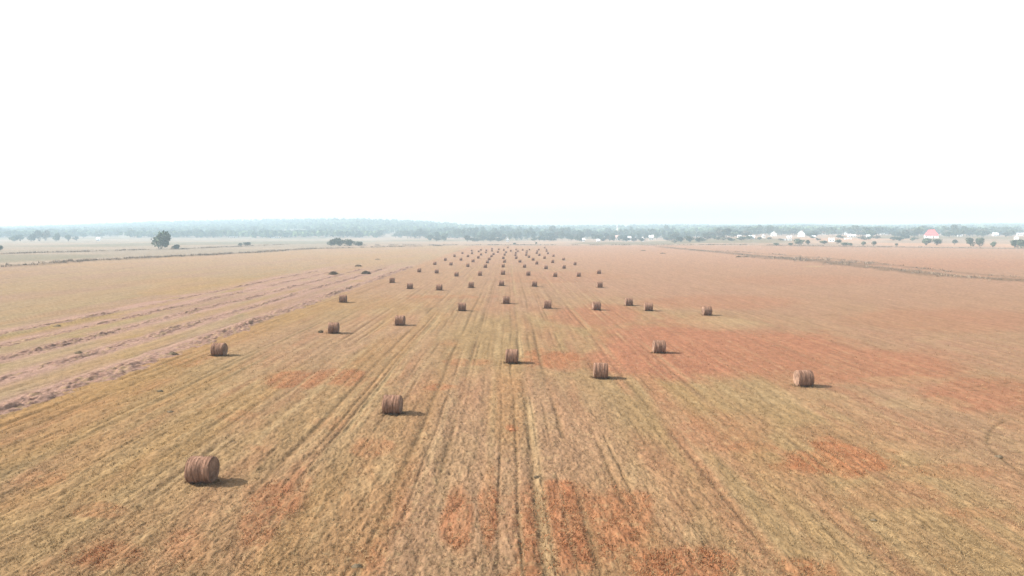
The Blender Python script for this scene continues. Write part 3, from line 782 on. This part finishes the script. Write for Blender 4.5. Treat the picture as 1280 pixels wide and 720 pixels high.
# woodland on the hills, too many to count: one mass of leafy crowns
MAT_WD = attr_mat('woodland_leaves', scale=.02, amount=.35)
def woodland():
    g = np.random.default_rng(77)
    n = 36000
    y = g.uniform(1350, 4300, n); u = g.uniform(-250, 1560, n); x = (u - 634) / 914 * y
    rd = np.interp(u, RU, RD)
    keep = (y < rd + 60)
    m = vn(x / 260, y / 200, 64)
    crest = (y > rd - 420)
    bare = (m > .74) & ~crest
    # cleared pale fields on the slope
    pu, pv, _ = proj(x, y, H(x, y))
    bare |= (pu > 478) & (pu < 534) & (pv > 293) & (pv < 299)
    bare |= (pu > 860) & (y < 1700) & (m > .45)
    keep &= ~bare
    x, y = x[keep], y[keep]; n = len(x); z = H(x, y)
    hh = g.uniform(8, 15, n) ; ww = g.uniform(6, 11, n)
    q = 9
    d = g.normal(size=(n * q, 3)); d /= np.linalg.norm(d, axis=1)[:, None]; d[:, 2] = np.abs(d[:, 2]) * .9
    base = np.repeat(np.stack([x, y, z + hh * .45], -1), q, 0)
    P = base + d * np.stack([np.repeat(ww, q) * .5, np.repeat(ww, q) * .5, np.repeat(hh, q) * .5], -1)
    t = np.cross(d, g.normal(size=d.shape)); t /= np.linalg.norm(t, axis=1)[:, None]; b = np.cross(d, t)
    s = (np.repeat(ww, q) * g.uniform(.25, .42, n * q))[:, None]
    V = np.stack([P - t * s - b * s, P + t * s - b * s * .8, P + t * s + b * s, P - t * s * .8 + b * s], 1).reshape(-1, 3)
    col = C(.07, .095, .045)[None] * np.repeat(g.uniform(.6, 1.5, n) * (.7 + .6 * vn(x / 150, y / 150, 66)), q)[:, None]
    me = mesh_np('woodland', V, np.arange(len(V)).reshape(-1, 4), np.repeat(col, 4, 0), MAT_WD)
    tag(link('woodland', me), 'hazy blue woodland covering the distant hills along the horizon', 'woodland', kind='stuff')
woodland()

# ------------------------------------------------------------------ houses
MAT_WALL = noise_mat('white_render', (.80, .79, .76), (.88, .87, .84), 2)
MAT_WALL2 = noise_mat('pale_render', (.60, .55, .48), (.70, .64, .56), 2)
MAT_RED = noise_mat('red_roof', (.50, .09, .09), (.60, .13, .12), 3)
MAT_GREY = noise_mat('grey_roof', (.30, .30, .31), (.42, .42, .43), 3)
MAT_WHITE_R = noise_mat('pale_sheet_roof', (.74, .75, .76), (.85, .86, .87), 3, spec=.3, rough=.6)
MAT_PINKR = noise_mat('faded_tile_roof', (.45, .27, .22), (.55, .36, .30), 3)
MAT_WIN = noise_mat('window_glass', (.04, .05, .06), (.08, .09, .10), 2, spec=.5, rough=.2)
MAT_DOOR = noise_mat('door_paint', (.16, .10, .06), (.22, .14, .09), 2)
def house(px, vb, wpx, hpx, label, wall=MAT_WALL, roof=MAT_GREY, style='gable', dist=None, group='village houses', rz=0.0, depth=None, roof_frac=.45, name='house'):
    q = at(px, dist) if dist else cast(px, vb)
    s = q[1] / FPX
    w, h = wpx * s * .92, hpx * s * .95; d = depth or max(6, w * .7); hw = h * (1 - roof_frac)
    zb = q[2] - .3
    if dist and vb is not None:       # lift to where the photo shows its foot by standing it on its own plinth
        zb = q[2] - .3
    root = root_at(name, (q[0], q[1], zb), rz - math.atan2(q[0], q[1]) * .8)
    m = MB(); hw += .3
    m.box(-w / 2, w / 2, -d / 2, d / 2, 0, hw)
    if style == 'front':   # gable facing the camera
        m.add([(-w/2, -d/2, hw), (w/2, -d/2, hw), (0, -d/2, h + .2), (-w/2, d/2, hw), (w/2, d/2, hw), (0, d/2, h + .2)], [(0, 1, 2), (4, 3, 5)])
    elif style == 'gable':
        m.add([(-w/2, -d/2, hw), (-w/2, d/2, hw), (-w/2, 0, h + .2), (w/2, -d/2, hw), (w/2, d/2, hw), (w/2, 0, h + .2)], [(1, 0, 2), (3, 4, 5)])
    link('wall', m.mesh('wall', wall), root)
    r = MB(); e = .4; t = .18
    if style == 'front':
        for sx in (-1, 1):
            a = [(sx * (w/2 + e), y_, hw - e * .6) for y_ in (-d/2 - e, d/2 + e)]; b = [(0, y_, h + .25) for y_ in (d/2 + e, -d/2 - e)]
            p = a + b; r.add(p + [(x_, y_, z_ + t) for x_, y_, z_ in p], [(0,1,2,3), (7,6,5,4), (0,4,5,1), (1,5,6,2), (2,6,7,3), (3,7,4,0)])
    elif style == 'gable':
        for sy in (-1, 1):
            p = [(-w/2 - e, sy * (d/2 + e), hw - e * .6), (w/2 + e, sy * (d/2 + e), hw - e * .6), (w/2 + e, 0, h + .25), (-w/2 - e, 0, h + .25)]
            r.add(p + [(x_, y_, z_ + t) for x_, y_, z_ in p], [(0,1,2,3), (7,6,5,4), (0,4,5,1), (1,5,6,2), (2,6,7,3), (3,7,4,0)])
    elif style == 'hip':
        rw = w * .22
        p = [(-w/2 - e, -d/2 - e, hw), (w/2 + e, -d/2 - e, hw), (w/2 + e, d/2 + e, hw), (-w/2 - e, d/2 + e, hw), (-rw, 0, h + .25), (rw, 0, h + .25)]
        r.add(p, [(0,1,5,4), (1,2,5), (2,3,4,5), (3,0,4), (3,2,1,0)])
    else:
        r.box(-w/2 - .2, w/2 + .2, -d/2 - .2, d/2 + .2, hw, hw + .35)
    ro = link('roof', r.mesh('roof', roof), root)
    if style in ('gable', 'hip', 'front') and hpx > 3.5:
        c = MB(); c.box(w * .18, w * .18 + .6, .3, .9, h - .6, h + 1.1); link('chimney', c.mesh('chimney', MAT_PINKR), ro)
    nw = max(2, min(5, int(w / 3)))
    for k in range(nw):
        xk = -w/2 + w * (k + .5) / nw
        if k == nw // 2 and nw > 2:
            dm = MB(); dm.box(xk - .5, xk + .5, -d/2 - .05, -d/2 + .05, .3, 2.2); link('door', dm.mesh('door', MAT_DOOR), root)
        else:
            wm = MB(); wm.box(xk - .45, xk + .45, -d/2 - .04, -d/2 + .06, min(1.1, hw * .35), min(2.3, hw * .8)); link('window', wm.mesh('window', MAT_WIN), root)
    tag(root, label, 'house', group)
    return root
house(1164, 297.5, 16, 11, 'largest village house, with a broad faded red hipped roof above white walls', roof=MAT_RED, style='hip', roof_frac=.7, depth=10)
house(967, 295.2, 7, 6, 'small white house with its gable to the field, left of the long shed', style='front', roof=MAT_WHITE_R)
house(1001.5, 296.0, 8, 8, 'tall white house with a steep gable facing the field', style='front', roof=MAT_WHITE_R)
house(983, 300.4, 13, 2.6, 'long low white shed with a flat roof', style='flat', roof=MAT_WHITE_R)
house(986.5, 297.6, 5.5, 2.6, 'small white outbuilding just above the long low shed', style='gable', roof=MAT_WHITE_R)
house(1039.5, 302.2, 6.5, 5, 'bright white block house standing lowest on the slope', style='flat', roof=MAT_WHITE_R, roof_frac=.08)
house(1027, 293.2, 9, 4, 'pale house with a faded pinkish roof above the block house', wall=MAT_WALL2, roof=MAT_PINKR)
house(1059, 293.4, 8, 4.5, 'white house with a pale roof, highest of the three stacked ones', roof=MAT_WHITE_R)
house(1064.5, 296.2, 9.5, 3, 'low white house, middle of the three stacked ones', roof=MAT_WHITE_R)
house(1060, 299.0, 8.5, 2.2, 'low white shed, lowest of the three stacked buildings', style='flat', roof=MAT_WHITE_R)
house(1104, 293.0, 12.5, 5, 'wide white house with a pale roof left of the red roofed one', roof=MAT_WHITE_R)
house(1244, 294.8, 6, 4, 'small white house between the red roof and the right edge', roof=MAT_WHITE_R, rz=.3)
house(1270.5, 299.0, 4.5, 4.5, 'narrow white house near the right edge', style='front', roof=MAT_GREY)
house(1277, 294.8, 11, 4, 'pale house with a wide grey roof at the right edge', wall=MAT_WALL2, roof=MAT_GREY)
house(939.5, 298.8, 7, 4.6, 'white house at the left end of the village street, wider of two', roof=MAT_WHITE_R)
house(954.5, 297.4, 4, 5, 'narrow white house right of the wider one at the left end of the village', style='front', roof=MAT_WHITE_R)
house(853, 293.4, 7, 3.4, 'low white house behind the dark green bushes, leftmost of three', roof=MAT_WHITE_R)
house(861, 292.6, 4.5, 4.0, 'white house behind the dark green bushes, middle of three', style='front', roof=MAT_WHITE_R)
house(871.5, 296.4, 5, 7, 'tallest white house behind the dark green bushes, rightmost of three', style='front', roof=MAT_WHITE_R)
for px, dd, w, h, lb, kw in [(729, 968, 3.2, 4.5, 'small white house before the tree belt, left of two', {}), (747, 950, 4.2, 3.4, 'pale house before the tree belt, right of two', {}),
        (634.5, 960, 4, 4.5, 'white house straight beyond the end of the bale lines', {'style': 'front'}),
        (771, 1090, 5, 7, 'pinkish house at the right end of the tree belt', {'wall': MAT_WALL2, 'roof': MAT_PINKR}), (786, 1040, 4, 6, 'white house at the right end of the tree belt, left of two', {}), (802.5, 1000, 4, 6, 'white house at the right end of the tree belt, right of two', {'style': 'front'}),
        (813, 1120, 6, 7, 'low pale house right of the tree belt', {'wall': MAT_WALL2})]:
    house(px, None, w, h, lb, dist=dd, group='houses by the tree belt', roof=kw.get('roof', MAT_WHITE_R), wall=kw.get('wall', MAT_WALL), style=kw.get('style', 'gable'))
for px, vb, w, h, lb in [(905, 293.5, 4, 3, 'small white house in the trees, first right of the three behind the dark green bushes'), (924, 296.5, 5, 3, 'low white house just left of the village street end'),
        (1017, 297.5, 4, 3, 'tiny white house right of the tall steep gabled one'), (1085, 296.5, 4, 3, 'tiny white house right of the three stacked buildings'), (1135, 294, 5, 3, 'small white house left of the red roofed one, under trees'),
        (1200, 295.5, 5, 3, 'small white house first to the right of the red roofed one'), (1221, 293, 4, 3, 'small white house second to the right of the red roofed one'), (758, 294, 3.5, 3, 'tiny white house above the pair before the tree belt')]:
    house(px, vb, w, h, lb, roof=MAT_WHITE_R if px % 2 else MAT_GREY)
for px, vb, w, h, lb, kw in [(781.5, 293, 4, 4.5, 'white house rising above the right end of the tree belt', {'style': 'front'}), (819, 291.5, 12, 2.5, 'long white building on the slope above the belt', {'style': 'flat'}), (839, 288, 4, 2.8, 'small white house high on the slope above the belt', {}),
        (694, 290.5, 4, 3, 'small white house above the middle of the tree belt', {}), (537, 292.8, 5, 4, 'white house on the hillside at the left end of the tree belt', {}),
        (417, 294.5, 6, 4, 'pinkish house on the left hillside above the bush clump', {'wall': MAT_WALL2, 'roof': MAT_PINKR}), (300, 289, 7, 3, 'pale house high on the left hillside', {'wall': MAT_WALL}), (292, 297, 10, 2.5, 'long pale building at the foot of the left hill', {'style': 'flat'}),
        (220, 288, 5, 3, 'white house on the hillside above the lone tree', {}), (370, 290.5, 6, 3, 'pale house in the middle of the left hillside', {}), (345, 297.5, 12, 2.2, 'long low pale building right of centre on the left slope', {'style': 'flat'}),
        (123, 301, 4, 4, 'white house at the foot of the hazy far left slope', {}), (21, 296.5, 4, 3, 'white house near the left edge in the haze', {})]:
    try: house(px, vb, w, h, lb, group='houses on the far slopes', roof=kw.get('roof', MAT_WHITE_R), wall=kw.get('wall', MAT_WALL), style=kw.get('style', 'gable'), depth=10)
    except TypeError: print('NO HIT', px, vb)
# church-like tower above the belt
q = at(771, 1300); s = q[1] / FPX
top = CAMH + (HV - 280.8) * s
rt = root_at('tower', (q[0], q[1], q[2] - .3))
m = MB(); m.tube([(0, 0, 0), (0, 0, (top - q[2]) * .8)], [1.5, 1.35], 10); link('shaft', m.mesh('shaft', MAT_WALL2), rt)
m = MB(); m.tube([(0, 0, (top - q[2]) * .8), (0, 0, (top - q[2]) * .86), (0, 0, (top - q[2]))], [1.9, 1.7, .15], 10); link('cap', m.mesh('cap', MAT_GREY), rt)
tag(rt, 'slender grey tower rising above the right end of the tree belt', 'tower')

# ------------------------------------------------------------------ haze
hz = MB(); hz.box(-3620, 3620, -3620, 3620, -26, 72)
hm = bpy.data.materials.new('haze_air'); hm.use_nodes = True; nt = hm.node_tree
nt.nodes.remove(nt.nodes['Principled BSDF'])
pv = nt.nodes.new('ShaderNodeVolumePrincipled')
pv.inputs['Color'].default_value = (.585, .745, .85, 1); pv.inputs['Density'].default_value = .00040; pv.inputs['Anisotropy'].default_value = 0.0
nt.links.new(pv.outputs['Volume'], nt.nodes['Material Output'].inputs['Volume'])
ho = link('haze', hz.mesh('haze', hm)); tag(ho, 'pale haze lying over the whole plain', 'haze', kind='stuff')

# ------------------------------------------------------------------ light
SUN_EL = math.radians(37); SDIR = Vector((-math.cos(math.radians(6)) * math.cos(SUN_EL), math.sin(math.radians(6)) * math.cos(SUN_EL), math.sin(SUN_EL)))
sd = bpy.data.lights.new('sun', 'SUN'); sd.energy = 5.0; sd.angle = math.radians(.6); sd.color = (1, .955, .90)
so = bpy.data.objects.new('sun', sd); COL.objects.link(so); so.rotation_euler = SDIR.to_track_quat('Z', 'Y').to_euler(); so.location = (0, 0, 60)
W = bpy.data.worlds.new('World'); SC.world = W; W.use_nodes = True; nt = W.node_tree
bg = nt.nodes['Background']; sky = nt.nodes.new('ShaderNodeTexSky'); sky.sky_type = 'NISHITA'; sky.sun_disc = False
sky.sun_elevation = SUN_EL; sky.sun_rotation = math.atan2(SDIR.x, SDIR.y) ; sky.air_density = 1.4; sky.dust_density = 2.2; sky.ozone_density = 1.0
hs = nt.nodes.new('ShaderNodeHueSaturation'); hs.inputs['Saturation'].default_value = .35
nt.links.new(sky.outputs['Color'], hs.inputs['Color']); nt.links.new(hs.outputs['Color'], bg.inputs['Color'])
bg.inputs['Strength'].default_value = .15

SC.render.engine = 'CYCLES'
SC.cycles.use_denoising = True; SC.cycles.denoiser = 'OPENIMAGEDENOISE'; SC.cycles.denoising_input_passes = 'RGB_ALBEDO_NORMAL'; SC.cycles.denoising_prefilter = 'NONE'
SC.cycles.volume_bounces = 1; SC.cycles.max_bounces = 6; SC.cycles.diffuse_bounces = 2
SC.cycles.volume_step_rate = 1
SC.view_settings.view_transform = 'Standard'; SC.view_settings.look = 'None'; SC.view_settings.exposure = 1.05; SC.view_settings.gamma = 1
